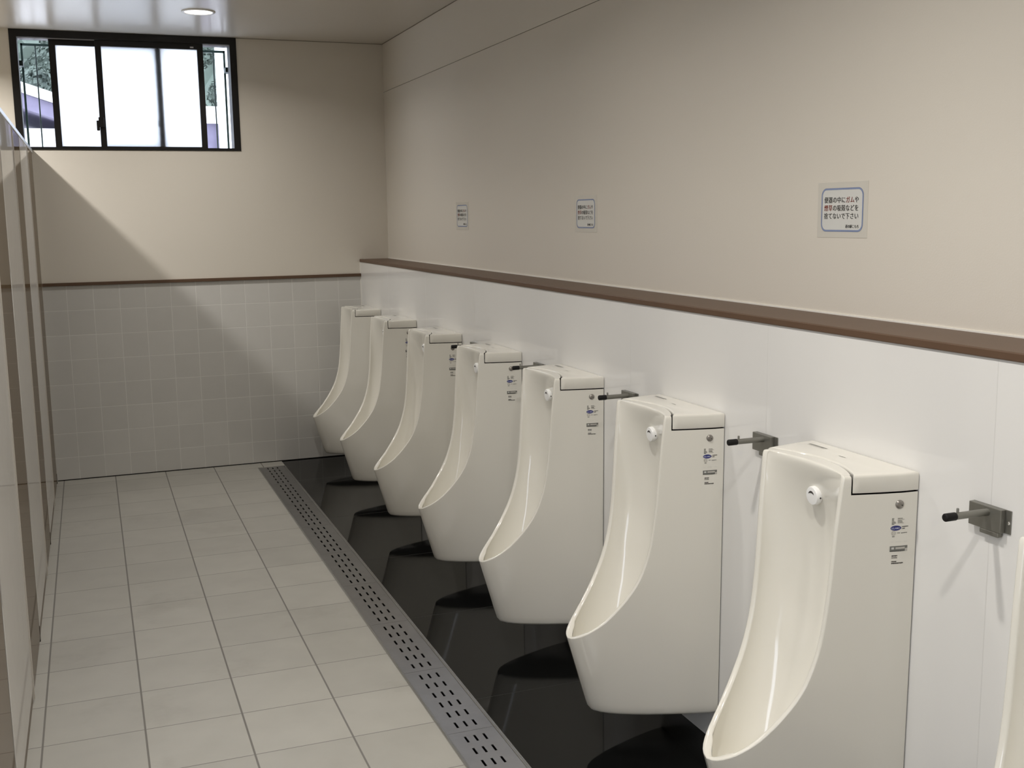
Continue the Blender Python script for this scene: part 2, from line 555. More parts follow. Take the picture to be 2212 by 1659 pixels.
def body_mesh():
    bm = bmesh.new()
    zs = [.333, .336, .340, .346, .353, .361, .37, .38, .39, .40, .415, .43, .45, .47, .49, .51, .53, .55, .575, .60, .63, .66, .70, .75, .80, .85, .90, .94, .968]
    ztop = [.968, .985, .998, 1.0035, 1.0072, 1.0092, 1.010]
    inset = {1.0035: .0004, 1.0072: .0018, 1.0092: .004, 1.010: .0075}
    zlow = [.1015, .1045, .111, .13, .16, .20, .24, .28, .31, .325, .333]
    low_in = {.1015: .008, .1045: .0035, .111: .0006}
    def row(z, u0, uend, sgn, dv=0.0):
        r = []
        for j in range(NC + 1):
            t = j / NC
            t = 1 - (1 - t) ** 2.2
            u = u0 + (uend - u0) * t
            v = max(0.0, F(u, z) - dv)
            r.append(bm.verts.new((-u, sgn * v, z)))
        return r
    def skin(rows, want):
        fs = []
        for A, B in zip(rows[:-1], rows[1:]):
            for i in range(len(A) - 1):
                fs.append(bm.faces.new([A[i], A[i + 1], B[i + 1], B[i]]))
        tot = 0.0
        for f in fs:
            f.normal_update()
            tot += f.normal.dot(want(f.calc_center_median())) * f.calc_area()
        if tot < 0:
            for f in fs: f.normal_flip()
        return fs
    U0 = 0.0026
    for sgn in (-1, 1):
        low = []
        for z in zlow:
            dv = low_in.get(z, 0)
            low.append(row(z, U0, D_of(z) - dv, sgn, dv))
        side = lambda c: Vector((-.3, sgn, 0))
        skin(low, side)
        skin([row(z, U0, rim_d(z), sgn) for z in zs], side)
        skin([row(z, 0.1575, rim_d(z) - inset.get(z, 0) * .3, sgn, inset.get(z, 0)) for z in ztop], side)
        # ledge under the lid (dark, only seen as the shadow gap)
    # bottom
    z = zlow[0]
    n = NC
    Lr = row(z, U0, D_of(z) - .008, 1, .008)
    Rr = row(z, U0, D_of(z) - .008, -1, .008)
    skin([Lr, Rr], lambda c: Vector((0, 0, -1)))
    # back face against the wall
    zb = zlow + zs[1:]
    prev = None
    for z in zb:
        dv = low_in.get(z, 0)
        cur = (bm.verts.new((-U0, F(U0, z) - dv, z)), bm.verts.new((-U0, -F(U0, z) + dv, z)))
        if prev: bm.faces.new([prev[0], prev[1], cur[1], cur[0]])
        prev = cur
    # crown: wall and ledge behind and beneath the lid, gap shade put into their colour
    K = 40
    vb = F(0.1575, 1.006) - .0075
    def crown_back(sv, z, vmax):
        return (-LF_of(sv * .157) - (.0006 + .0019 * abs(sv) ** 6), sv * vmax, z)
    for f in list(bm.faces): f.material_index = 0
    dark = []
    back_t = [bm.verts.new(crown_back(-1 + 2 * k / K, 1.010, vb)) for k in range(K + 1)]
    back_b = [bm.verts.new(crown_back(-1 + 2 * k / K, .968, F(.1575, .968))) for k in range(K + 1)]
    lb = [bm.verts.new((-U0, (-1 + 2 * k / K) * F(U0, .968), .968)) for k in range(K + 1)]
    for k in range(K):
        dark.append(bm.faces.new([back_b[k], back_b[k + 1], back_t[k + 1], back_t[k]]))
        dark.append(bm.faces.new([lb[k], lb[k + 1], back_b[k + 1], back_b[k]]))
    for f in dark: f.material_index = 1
    # ---- rim crest and bowl
    zr = [1.010, 1.0092, 1.0072, 1.0035, .998, .985, .968, .94, .90, .85, .80, .75, .70, .66, .63, .60, .575, .55, .53, .51, .49, .47, .45, .43, .415, .40, .39, .38, .37, .361, .353, .346, .340, .336, .333]
    outer = []
    for z in zr:
        d = rim_d(z)
        dv = inset.get(z, 0)
        outer.append(Vector((d - dv * .3, F(d, z) - dv, z)))
    outer[-1].y = 0
    inner = []
    n = len(outer)
    for i, P in enumerate(outer):
        q = max(0, (0.42 - P.z) / (0.42 - ZTIP))
        th = TH
        inv = max(0.0, P.y - th * (1 - .25 * q))
        back = .003 + .0125 * q ** 2
        I = Vector((P.x - back, inv, P.z - .001))
        if P.z <= .345: I.y = max(0, P.y - th) * 1.0
        inner.append(I)
    # make inner tip close smoothly
    for i in range(n):
        if outer[i].z <= .353:
            q = (outer[i].z - .333) / .02
            inner[i].x = min(inner[i].x, .3985 - .020 * q)
            inner[i].y = outer[i].y * .62 * q ** .3 if q > 0 else 0
    crest_rows = {1: [], -1: []}
    NS = 7
    for i in range(n):
        P, I = outer[i], inner[i]
        a = outer[max(0, i - 1)]
        bb = outer[min(n - 1, i + 1)]
        tan = (bb - a).normalized()
        side = (I - P)
        nrm = tan.cross(side)
        if nrm.length < 1e-9: nrm = Vector((1, 0, .3))
        nrm.normalize()
        if nrm.x < 0: nrm = -nrm
        if i >= n - 1: nrm = Vector((.45, 0, .9)).normalized()
        bul = .0042 * min(1.0, .15 + i / 5)
        for sg in (1, -1):
            r = []
            for k in range(NS + 1):
                ph = math.pi * k / NS
                t = .5 - .5 * math.cos(ph)
                Q = P.lerp(I, t) + nrm * (bul * math.sin(ph))
                r.append(bm.verts.new((-Q.x, sg * Q.y, Q.z)))
            crest_rows[sg].append(r)
    for sg in (1, -1):
        skin(crest_rows[sg], lambda c: Vector((-1, 0, .5)))
    # bowl: centre line from the crown lip down the back, along the trough, up to the lip
    cl = catmull([(.1440, 0, 1.010), (.1465, 0, 1.0068), (.1472, 0, 1.001), (.1450, 0, .988), (.1385, 0, .965), (.130, 0, .938), (.120, 0, .90), (.111, 0, .85), (.107, 0, .78), (.110, 0, .70), (.118, 0, .62),
                  (.133, 0, .54), (.151, 0, .460), (.178, 0, .382), (.214, 0, .312), (.260, 0, .258), (.310, 0, .236), (.350, 0, .243), (.381, 0, .276), (.3985, 0, .331)], 401)
    NR = 72
    tt = [(k / NR) ** 1.45 for k in range(NR + 1)]
    cl = [(t, cl[int(round(t * 400))]) for t in tt]
    rr = catmull([tuple(p) for p in inner], 400)
    # pair rim points to centre points by height on the way down, by fraction near the tip
    rows = []
    NB = 36
    Ltot = len(cl) - 1
    rim_len = len(rr) - 1
    for i, (t, Cc) in enumerate(cl):
        zt = 1.010 - (1.010 - ZTIP) * (t ** 1.0)
        if i == 0: zt = 1.010
        # closest rim sample
        best = min(range(rim_len + 1), key=lambda q: abs(rr[q].z - zt)) if i < Ltot else rim_len
        R = rr[best]
        if i == 0: R = inner[0]
        if i == Ltot: R = inner[-1]
        q = min(1, t / .42)
        q2 = max(0, min(1, (t - .5) / .35))
        e = 1.0 - .50 * q * q * (3 - 2 * q) + .08 * q2 * q2 * (3 - 2 * q2)
        r = []
        for k in range(NB + 1):
            ph = -1 + 2 * k / NB
            s = math.sin(ph * math.pi / 2)
            c = max(0.0, 1 - s * s) ** e
            u = R.x + (Cc.x - R.x) * c
            zz = R.z + (Cc.z - R.z) * c
            r.append(bm.verts.new((-u, R.y * s, zz)))
        rows.append(r)
    skin(rows, lambda c: Vector((-.7, 0, c.z + .25)) - c)
    # crown top: from the lid front to the side edges, rim crest and bowl lip
    front = [v for v in crest_rows[-1][0]] + rows[0][1:-1] + list(reversed(crest_rows[1][0]))
    front = [v.co.copy() for v in front]
    nfr = len(front)
    ymax = max(abs(p.y) for p in front)
    lay = [[bm.verts.new(p) for p in front]]
    for q in (.12, .35, .7, 1.0):
        r = []
        for p in front:
            sv = max(-1, min(1, p.y / ymax))
            b_ = Vector(crown_back(sv, 1.010, vb))
            x = p.lerp(b_, q)
            x.z = p.z + (1.010 - p.z) * min(1, q * 6)
            r.append(bm.verts.new(x))
        lay.append(r)
    skin(lay, lambda c: Vector((0, 0, 1)))
    loose = [v for v in bm.verts if not v.link_faces]
    bmesh.ops.delete(bm, geom=loose, context='VERTS')
    return bm

def lid_mesh():
    bm = bmesh.new()
    z0, z1 = .9713, 1.0135
    def outline(ins, z):
        pts = []
        uL = .1545
        side = [(.0022 + (uL - .0022) * k / 10) for k in range(11)]
        left = [(u, F(u, min(z, 1.006)) - ins) for u in side]
        K = 24
        front = []
        for k in range(1, K):
            s = 1 - 2 * k / K
            front.append((LF_of(s * .157) - .0006 - ins, s * (F(uL, 1.0) - ins)))
        right = [(u, -v) for u, v in reversed(left)]
        ring = left + front + right
        return [(-(u - (ins if u > .15 else 0) + (ins if u < .006 else 0)), v, z) for u, v in ring]
    rows = []
    for z, ins in ((z0, .0012), (z0 + .0015, 0.0), (1.0055, 0), (1.0090, .0008), (1.0112, .0026), (1.0122, .0055), (1.0125, .009)):
        rows.append([bm.verts.new(p) for p in outline(ins, z)])
    n = len(rows[0])
    for A, B in zip(rows[:-1], rows[1:]):
        for i in range(n):
            bm.faces.new([A[i], A[(i + 1) % n], B[(i + 1) % n], B[i]])
    bm.faces.new(rows[-1])
    bm.faces.new(list(reversed(rows[0])))
    return bm

def text_mesh(lines, size, mats, bold=0.0, name='text'):
    """lines = [(string, x, y, {char index: material index}, size)], returns a mesh in the local XY plane"""
    bm = bmesh.new()
    for s, x, y, cols, sz, align, sx in lines:
        cu = bpy.data.curves.new('t', 'FONT')
        cu.body = s
        cu.size = sz
        cu.offset = bold
        cu.align_x = align
        cu.resolution_u = 3
        for i in range(len(s)):
            cu.body_format[i].material_index = cols.get(i, 0)
        for mm in mats: cu.materials.append(mm)
        ob = bpy.data.objects.new('t', cu)
        C.objects.link(ob)
        dg = bpy.context.evaluated_depsgraph_get()
        me = bpy.data.meshes.new_from_object(ob.evaluated_get(dg))
        me.transform(Matrix.Translation((x, y, 0)) @ Matrix.Diagonal((sx, 1, 1, 1)))
        bm.from_mesh(me)
        bpy.data.objects.remove(ob)
        bpy.data.curves.remove(cu)
        bpy.data.meshes.remove(me)
    return bm

def flat(bm, x0, x1, y0, y1, mi, z=0.0):
    n = max(1, int(abs(x1 - x0) / .003))
    for k in range(n):
        a, b_ = x0 + (x1 - x0) * k / n, x0 + (x1 - x0) * (k + 1) / n
        f = bm.faces.new([bm.verts.new(p) for p in ((a, y0, z), (b_, y0, z), (b_, y1, z), (a, y1, z))])
        f.material_index = mi

def disc(bm, cx, cy, rx, ry, mi, z=0.0, n=36, r_in=None):
    o_ = [bm.verts.new((cx + rx * math.cos(2 * math.pi * i / n), cy + ry * math.sin(2 * math.pi * i / n), z)) for i in range(n)]
    if r_in is None:
        f = bm.faces.new(o_); f.material_index = mi
    else:
        i_ = [bm.verts.new((cx + r_in * rx * math.cos(2 * math.pi * i / n), cy + r_in * ry * math.sin(2 * math.pi * i / n), z)) for i in range(n)]
        for k in range(n):
            f = bm.faces.new([o_[k], o_[(k + 1) % n], i_[(k + 1) % n], i_[k]]); f.material_index = mi

def wrap_side(bm, lift=0.0005):
    """lay a flat print (X along the side from u = .066 towards the wall, Y = height) on the curved near side"""
    for v in bm.verts:
        u, z, d = .066 - v.co.x, v.co.y, v.co.z
        v.co = Vector((-u, -(F(u, z) + lift + d), z))

def build_urinal():
    root = empty('urinal')
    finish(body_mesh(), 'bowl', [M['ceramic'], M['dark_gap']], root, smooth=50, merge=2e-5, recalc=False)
    finish(lid_mesh(), 'lid', M['ceramic'], root, smooth=40)
    # dark sealed joint against the wall
    bm = bmesh.new()
    vs = []
    for z in (.104, .5, .968):
        h = hw_of(min(z, .968)) - .0022
        vs.append([bm.verts.new((x, y, z)) for x, y in ((-.0034, -h), (-.0002, -h), (-.0002, h), (-.0034, h))])
    for A, B in zip(vs[:-1], vs[1:]):
        for i in range(4):
            bm.faces.new([A[i], A[(i + 1) % 4], B[(i + 1) % 4], B[i]])
    bm.faces.new(vs[0]); bm.faces.new(list(reversed(vs[-1])))
    o_ = finish(bm, 'wall_joint', M['dark_gap'], root, merge=0)
    # white water spreader on the back of the bowl
    bm = bmesh.new()
    add_lathe(bm, (-.110, 0, .929), (-1, 0, -.06), [(.0155, 0), (.0165, .012), (.0205, .017), (.0222, .021), (.0222, .030), (.0205, .0325), (.0145, .0335)], n=32)
    sp = finish(bm, 'water_spreader', M['white_plastic'], root, smooth=35)
    bm = bmesh.new()
    n = 14
    a_, b_ = [], []
    for k in range(n + 1):
        an = math.radians(35 + 110 * k / n)
        wv = .0023 * math.sin(math.pi * k / n) + .0004
        for lst, r in ((a_, .0125 + wv), (b_, .0125 - wv)):
            lst.append(bm.verts.new((-.1442, r * math.cos(an), .924 + r * math.sin(an))))
    for k in range(n):
        bm.faces.new([a_[k], a_[k + 1], b_[k + 1], b_[k]])
    add_cyl(bm, (-.134, -.0226, .926), (-.134, -.0208, .926), .0022, n=10)
    finish(bm, 'water_slot', M['label_ink'], sp, merge=0)
    # grey screw cap
    du = .002
    ex = Vector((du * 2, -(F(.0474 - du, .942) - F(.0474 + du, .942)), 0)).normalized()
    ez = Vector((ex.y, -ex.x, 0))
    mt = Matrix.Identity(4)
    for i in range(3):
        mt[i][0], mt[i][1], mt[i][2] = ex[i], (0, 0, 1)[i], ez[i]
    mt[0][3], mt[1][3], mt[2][3] = -.0474, -F(.0474, .942), .9422
    bm = bmesh.new()
    add_lathe(bm, (0, 0, -.0005), (0, 0, 1), [(.0098, 0), (.0096, .002), (.0078, .0042), (.0035, .0055), (.0008, .0057)], n=28)
    bm.transform(mt)
    cp = finish(bm, 'screw_cap', M['chrome_cap'], root, smooth=45)
    bm = bmesh.new()
    disc(bm, .0034, -.0010, .0017, .0017, 0, z=.0056, n=12)
    bm.transform(mt)
    finish(bm, 'pinhole', M['label_ink'], cp, merge=0)
    # printed label: microtext rows, blue oval, grey band
    mats = [M['label_ink'], M['label_grey'], M['label_pale'], M['blue_oval'], M['text_white'], M['label_light']]
    bm = bmesh.new()
    ss = lambda u: .066 - u        # distance along the side from u = .066 towards the wall
    rnd = random.Random(3)
    def micro(u, z, length, h, mi, gap=.0009):
        x = ss(u)
        end = x + length
        while x < end - .0004:
            lw = rnd.uniform(.0008, .0019)
            flat(bm, x, min(end, x + lw), z - h * rnd.uniform(.75, 1.0), z, mi)
            x += lw + rnd.uniform(.2, .5) * gap
    for i, ln in enumerate((.0055, .0045, .005, .0085, .0105, .006)):
        micro(.0637, .9115 - .0026 * i, ln, .0020, 1)
    for i, ln in enumerate((.011, .016, .010, .0115, .015)):
        micro(.0500, .9112 - .0027 * i, ln, .0019, 2 if i % 3 == 1 else 1)
    disc(bm, ss(.0537), .8887, .0125, .0057, 3)
    micro(.0395, .8922, .016, .0022, 0)
    micro(.0395, .8880, .0075, .0021, 0)
    disc(bm, ss(.0585), .8772, .0054, .0054, 2, r_in=.86)
    disc(bm, ss(.0585), .8772, .0040, .0040, 2, r_in=.80)
    micro(.0613, .8785, .0055, .0009, 2)
    micro(.0613, .8768, .0055, .0009, 2)
    micro(.0618, .8705, .0068, .0021, 1)
    micro(.0500, .8783, .0065, .0018, 1)
    micro(.0410, .8779, .0150, .0020, 1)
    micro(.0650, .8580, .006, .0009, 5); micro(.0530, .8578, .0135, .0009, 5); micro(.0325, .8576, .008, .0009, 5)
    flat(bm, ss(.0658), ss(.0232), .8352, .8478, 1)
    flat(bm, ss(.0622), ss(.0560), .8405, .8452, 5, z=.0003)
    flat(bm, ss(.0525), ss(.0300), .8408, .8450, 2, z=.0002)
    flat(bm, ss(.0295), ss(.0235), .8358, .8418, 2, z=.0002)
    micro(.0655, .8372, .036, .0018, 0)
    for i, (ln, mi) in enumerate(((.0135, 0), (.013, 1), (0, 0), (.0125, 0))):
        if ln: micro(.0607, .8268 - .0044 * i, ln, .0029, mi)
    micro(.0607, .8098, .028, .0030, 0)
    wrap_side(bm)
    lb = finish(bm, 'printed_label', mats, root, merge=0, recalc=False)
    tm = text_mesh([('KILAMIC', ss(.0537), .8864, {}, .0060, 'CENTER', .92)], .006, [M['text_white']], .00005)
    wrap_side(tm, .0007)
    finish(tm, 'oval_lettering', [M['text_white']], lb, merge=0, recalc=False)
    # print on the lid
    bm = bmesh.new()
    rnd = random.Random(5)
    def lid_text(u, v0, v1, h, mi):
        x = v0
        while x > v1:
            lw = rnd.uniform(.0016, .0036)
            v = [bm.verts.new(p) for p in ((-u, x, 1.0128), (-u, x - lw, 1.0128), (-u - h, x - lw, 1.0128), (-u - h, x, 1.0128))]
            f = bm.faces.new(v); f.material_index = mi
            x -= lw + rnd.uniform(.0010, .0022)
    lid_text(.037, .152, .088, .0060, 0)
    lid_text(.0455, .150, .085, .0018, 0)
    lid_text(.050, .150, .092, .0014, 1)
    finish(bm, 'lid_print', [M['label_grey'], M['label_pale']], root, merge=0, recalc=True)
    bm = bmesh.new()
    lid_text(.060, .010, -.014, .0035, 0)
    finish(bm, 'lid_mark', [M['label_grey']], root, merge=0, recalc=True)
    return root

UY = [-5.092 + 0.7945 * k for k in range(-1, 7)]      # nearest first
ULAB = ['white urinal at the right edge of the photo, mostly cut off',
        'nearest fully visible white urinal, its lip cut by the bottom edge',
        'white wall-hung urinal, sixth counted from the tiled back wall',
        'white wall-hung urinal, fifth counted from the tiled back wall',
        'white wall-hung urinal, fourth counted from the tiled back wall',
        'white wall-hung urinal, third counted from the tiled back wall',
        'white wall-hung urinal, second counted from the tiled back wall',
        'farthest white urinal, standing right beside the tiled back wall']
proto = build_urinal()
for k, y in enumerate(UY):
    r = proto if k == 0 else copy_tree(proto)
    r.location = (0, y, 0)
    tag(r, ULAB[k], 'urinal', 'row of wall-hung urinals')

# ------------------------------------------------------------------ steel hooks between the urinals
def build_hook():
    root = empty('umbrella_hook')
    bm = bmesh.new()
    add_box(bm, -.0025, -.0002, -.050, .050, -.036, .012)
    pl = finish(bm, 'wall_plate', M['hook_steel'], root, bevel=.0007)
    for yy in (-.0445, .0445):
        bm = bmesh.new()
        add_lathe(bm, (-.0022, yy, -.014 if yy < 0 else -.008), (-1, 0, 0), [(.0040, 0), (.0038, .0012), (.0018, .0024)], n=14)
        finish(bm, 'screw', M['screw'], pl, smooth=40)
    bm = bmesh.new()
    add_box(bm, -.0150, -.0020, -.036, .0495, -.036, .012)
    finish(bm, 'cover_box', M['hook_steel'], root, bevel=.0012)
    bm = bmesh.new()
    add_box(bm, -.0140, -.0020, -.030, .020, -.047, -.0358)
    finish(bm, 'lower_catch', M['hook_steel'], root, bevel=.0025)
    bm = bmesh.new()
    add_lathe(bm, (-.0148, 0, 0), (-1, 0, 0), [(.0078, 0), (.0073, .002), (.0073, .083)], n=22)
    finish(bm, 'rod', M['hook_steel'], root, smooth=40)
    bm = bmesh.new()
    add_lathe(bm, (-.0955, 0, 0), (-1, 0, 0), [(.0078, 0), (.0083, .001), (.0083, .0250), (.0074, .0265), (.005, .027)], n=22)
    finish(bm, 'rubber_tip', M['rubber'], root, smooth=50)
    bm = bmesh.new()
    add_lathe(bm, (-.0900, 0, .004), (0, 0, 1), [(.0027, 0), (.0027, .0105), (.0020, .0120)], n=12)
    finish(bm, 'pin', M['hook_steel'], root, smooth=40)
    return root
HLAB = ['grey steel hook with black tip, largest and nearest, right of the nearest full urinal',
        'grey steel hook just behind the top of the nearest full urinal',
        'grey steel hook behind the lid of the sixth urinal from the back',
        'grey steel hook half hidden behind the lid of the fifth urinal from the back',
        'farthest steel hook, only its black tip peeking past the fourth urinal lid']
hook = build_hook()
for k in range(5):
    r = hook if k == 0 else copy_tree(hook)
    r.location = (0, -5.494 + .7955 * k, .976)
    tag(r, HLAB[k], 'hook', 'steel hooks between the urinals')

# ------------------------------------------------------------------ laminated notices on the right wall
def round_rect(wd, ht, r, n=8, z=0.0):
    pts = []
    for cx, cy, a0 in ((wd / 2 - r, ht / 2 - r, 0), (-wd / 2 + r, ht / 2 - r, 90), (-wd / 2 + r, -ht / 2 + r, 180), (wd / 2 - r, -ht / 2 + r, 270)):
        for k in range(n + 1):
            a = math.radians(a0 + 90 * k / n)
            pts.append((cx + r * math.cos(a), cy + r * math.sin(a), z))
    return pts
def ring(bm, A, B, mi):
    va = [bm.verts.new(p) for p in A]; vb = [bm.verts.new(p) for p in B]
    n = len(va)
    for k in range(n):
        f = bm.faces.new([va[k], va[(k + 1) % n], vb[(k + 1) % n], vb[k]]); f.material_index = mi
def build_sign():
    root = empty('notice_sign')
    bm = bmesh.new()
    add_box(bm, -.1035, .1035, -.0725, .0725, -.0002, .0007)
    finish(bm, 'laminate_film', M['sheet_edge'], root, bevel=.0003)
    bm = bmesh.new()
    f = bm.faces.new([bm.verts.new(p) for p in round_rect(.1735, .1135, .020, z=.0010)]); f.material_index = 0
    ring(bm, round_rect(.1735, .1135, .020, z=.0013), round_rect(.1705, .1105, .0187, z=.0013), 1)
    ring(bm, round_rect(.1705, .1105, .0187, z=.0013), round_rect(.1675, .1075, .0175, z=.0013), 2)
    ring(bm, round_rect(.1675, .1075, .0175, z=.0013), round_rect(.1648, .1048, .0165, z=.0013), 1)
    finish(bm, 'printed_sheet', [M['sheet'], M['sign_blue'], M['sign_blue_pale']], root, merge=0, recalc=False)
    rows = [('便器の中にガムや', {5: 1, 6: 1}), ('煙草の吸殻などを', {0: 1, 1: 1}), ('捨てないで下さい', {})]
    lines = []
    for i, (s, c) in enumerate(rows):
        for k, ch in enumerate(s):
            lines.append((ch, -.0655 + .0180 * k, .0195 - .0210 * i, {0: c.get(k, 0)}, .0175, 'CENTER', 1.0))
    for k, ch in enumerate('道の駅こもち'):
        lines.append((ch, .0215 + .0092 * k, -.0465, {0: 0}, .0096, 'CENTER', 1.0))
    lines = [(a, x + dx, y, c, z_, al, sx) for dx in (-.00033, 0, .00033) for a, x, y, c, z_, al, sx in lines]
    tm = text_mesh(lines, .017, [M['sign_black'], M['sign_red']], 0.0)
    tm.transform(Matrix.Translation((0, 0, .0015)))
    finish(tm, 'lettering', [M['sign_black'], M['sign_red']], root, merge=0, recalc=False)
    return root
SLAB = ['laminated white notice with blue border, nearest and largest on the right wall',
        'laminated white notice, middle one of the three on the right wall',
        'laminated white notice nearest the back corner, smallest looking of the three']
sign = build_sign()
RS = Matrix(((0, 0, -1), (-1, 0, 0), (0, 1, 0))).to_4x4()      # local X -> -Y, Y -> Z, Z -> -X
for k, (y, z, rot) in enumerate(((-4.7345, 1.5795, 0), (-3.1265, 1.578, 0), (-1.570, 1.575, 0))):
    r = sign if k == 0 else copy_tree(sign)
    r.matrix_world = Matrix.Translation((UPX - .0002, y, z)) @ RS
    tag(r, SLAB[k], 'sign', 'laminated notices on the right wall')

# ------------------------------------------------------------------ toilet cubicle fronts on the left
ZP = 1.972
def front_panel(y0, y1, lab):
    r = empty('cubicle_partition', (STALL_X, (y0 + y1) / 2, 0))
    h = (y1 - y0) / 2
    bm = bmesh.new()
    add_box(bm, -.038, 0, -h, h, .055, ZP)
    finish(bm, 'panel_board', M['lam_light'], r, bevel=.0015)
    bm = bmesh.new()
    add_box(bm, -.034, -.004, -h + .001, h - .001, 0, .055)
    finish(bm, 'base_plinth', M['joint'], r, merge=0)
    bm = bmesh.new()
    add_box(bm, -.039, .0035, h, h + .012, .012, ZP)
    finish(bm, 'edge_strip', M['edge_metal'], r, bevel=.001)
    tag(r, lab, 'partition', 'cubicle front panels')
def cubicle_door(y0, y1, lab):
    r = empty('cubicle_door', (STALL_X, (y0 + y1) / 2, 0))
    h = (y1 - y0) / 2
    bm = bmesh.new()
    add_box(bm, -.038, -.001, -h + .0015, h - .022, .016, ZP)
    finish(bm, 'door_leaf', M['lam_brown'], r, bevel=.0012)
    bm = bmesh.new()
    add_box(bm, -.034, -.003, h - .0225, h + .001, .006, ZP)
    finish(bm, 'hinge_gap', M['dark_gap'], r, merge=0)
    bm = bmesh.new()
    add_cyl(bm, (-.012, h - .012, 0), (-.012, h - .012, .06), .012, n=16)
    finish(bm, 'pivot_foot', M['dark_gap'], r, smooth=40)
    bm = bmesh.new()
    add_lathe(bm, (-.002, -h + .026, .945), (1, 0, 0), [(.011, 0), (.011, .0025), (.009, .0035), (.003, .004)], n=24)
    finish(bm, 'latch_indicator', M['white_plastic'], r, smooth=40)
    tag(r, lab, 'door', 'cubicle doors')
DOORS = [(-.67, -.05), (-1.975, -1.41), (-3.35, -2.77), (-4.73, -4.15), (-6.10, -5.53)]
DL = ['brown cubicle door nearest the back wall, its frame edge under the window',
      'brown cubicle door, second from the back wall',
      'brown cubicle door, third from the back wall with white latch',
      'brown cubicle door at the left edge of the photo']
PL = ['light grey cubicle panel between the two farthest brown doors',
      'light grey cubicle panel between the second and third doors from the back',
      'light grey cubicle panel nearest the camera at the left edge',
      ]
for (a, c), l in zip(DOORS[:4], DL): cubicle_door(a, c, l)
for k, l in enumerate(PL): front_panel(DOORS[k + 1][1], DOORS[k][0] - .012, l)
bm = bmesh.new()
add_box(bm, RX0 + .001, STALL_X, DOORS[3][0] - .042, DOORS[3][0] - .002, 0.02, ZP)
o = finish(bm, 'end_partition', M['lam_light'], bevel=.0015)
tag(o, 'light grey side panel closing the nearest cubicle towards the entrance', 'partition')
bm = bmesh.new()
add_box(bm, -.004, .004, -.025, .023, 0, ZP)
o = finish(bm, 'corner_post', M['edge_metal'], bevel=.001)
o.location = (STALL_X - .006, -.025, 0)
tag(o, 'narrow metal post closing the last cubicle against the back wall', 'post')
bm = bmesh.new()
add_box(bm, STALL_X - .040, STALL_X + .002, DOORS[3][0], -.002, ZP + .0005, ZP + .0225)
o = finish(bm, 'head_rail', M['alu'], bevel=.003)
tag(o, 'bright aluminium rail along the top of the cubicle fronts', 'rail')

# ------------------------------------------------------------------ ceiling downlights
def build_lamp():
    r = empty('ceiling_downlight')
    bm = bmesh.new()
    add_lathe(bm, (0, 0, 0), (0, 0, -1), [(.0885, 0), (.0885, .003), (.0850, .0055), (.074, .0060), (.0715, .0035), (.0715, .0005)], n=48)
    finish(bm, 'trim_ring', M['white_plastic'], r, smooth=40)
    bm = bmesh.new()
    add_lathe(bm, (0, 0, -.0008), (0, 0, -1), [(.0712, 0), (.0710, .0020), (.050, .0055), (.02, .0070), (.0005, .0072)], n=40)
    finish(bm, 'lens', M['lens'], r, smooth=60)
    la = bpy.data.lights.new('downlight_beam', 'AREA')
    la.shape = 'DISK'
    la.size = .09
    la.energy = LAMP_W
    la.color = LAMP_COL
    la.spread = math.radians(178)
    lo = bpy.data.objects.new('downlight_beam', la)
    C.objects.link(lo)
    lo.parent = r
    lo.location = (0, 0, -.012)
    return r
lamp = build_lamp()
LP = [(-1.03, -.845)] + [(-1.08, y) for y in (-2.30, -3.75, -5.20, -6.50, -7.95)] + [(-2.56, y) for y in (-.75, -2.05, -3.35, -4.62)]
LF = [.58, .28, .62, 1.30, 1.18, .60, 2.2, .5, .5, .5]      # per-lamp power factors, fitted to the brightness across the room
for k, (x, y) in enumerate(LP):
    r = lamp if k == 0 else copy_tree(lamp)
    r.location = (x, y, CEIL)
    beam = [c for c in r.children if c.type == 'LIGHT'][0]
    if LF[k] != 1.0:
        beam.data = beam.data.copy()
        beam.data.energy = LAMP_W * LF[k]
        if k < 6: beam.data.spread = math.radians(150)
    if k == 0: lab = 'round white recessed downlight in the ceiling near the window'
    elif k < 6: lab = f'round recessed downlight over the aisle, {ordinals[k]} from the back wall'
    else: lab = f'round recessed downlight over the cubicles, {ordinals[k - 6]} from the back wall'
    tag(r, lab, 'ceiling light', 'recessed ceiling downlights')

# ------------------------------------------------------------------ window
win = empty('window_1', (0, 0, 0))
win['kind'] = 'structure'
fx0, fx1, fz0, fz1 = -2.010, -.732, 1.9925, 2.6725
bm = bmesh.new()
t = .040
add_box(bm, fx0, fx0 + t, -.006, .13, fz0, fz1)
add_box(bm, fx1 - t, fx1, -.006, .13, fz0, fz1)
add_box(bm, fx0 + t, fx1 - t, -.006, .13, fz1 - .042, fz1)
add_box(bm, fx0 + t, fx1 - t, -.006, .13, fz0, fz0 + .016)
finish(bm, 'window_frame', M['frame'], win, merge=0)
bm = bmesh.new()
for y in (.012, .046):
    add_box(bm, fx0 + t, fx1 - t, y, y + .004, fz1 - .046, fz1 - .0415)
finish(bm, 'track', M['steel_bright'], win, merge=0)
def sash(x0, x1, y, wl, wr, gy):
    s = bmesh.new()
    zb, zt = fz0 + .0155, fz1 - .042
    add_box(s, x0, x0 + wl, y, y + .026, zb, zt)
    add_box(s, x1 - wr, x1, y, y + .026, zb, zt)
    add_box(s, x0 + wl, x1 - wr, y, y + .026, zt - .034, zt)
    add_box(s, x0 + wl, x1 - wr, y, y + .026, zb, zb + .007)
    so = finish(s, 'sash', M['frame'], win, merge=0)
    g = bmesh.new()
    add_box(g, x0 + wl, x1 - wr, y + gy, y + gy + .002, zb + .007, zt - .034)
    finish(g, 'frosted_pane', M['frost'], so, merge=0)
    return so
sr = sash(-1.549, -.930, .010, .034, .034, .0225)
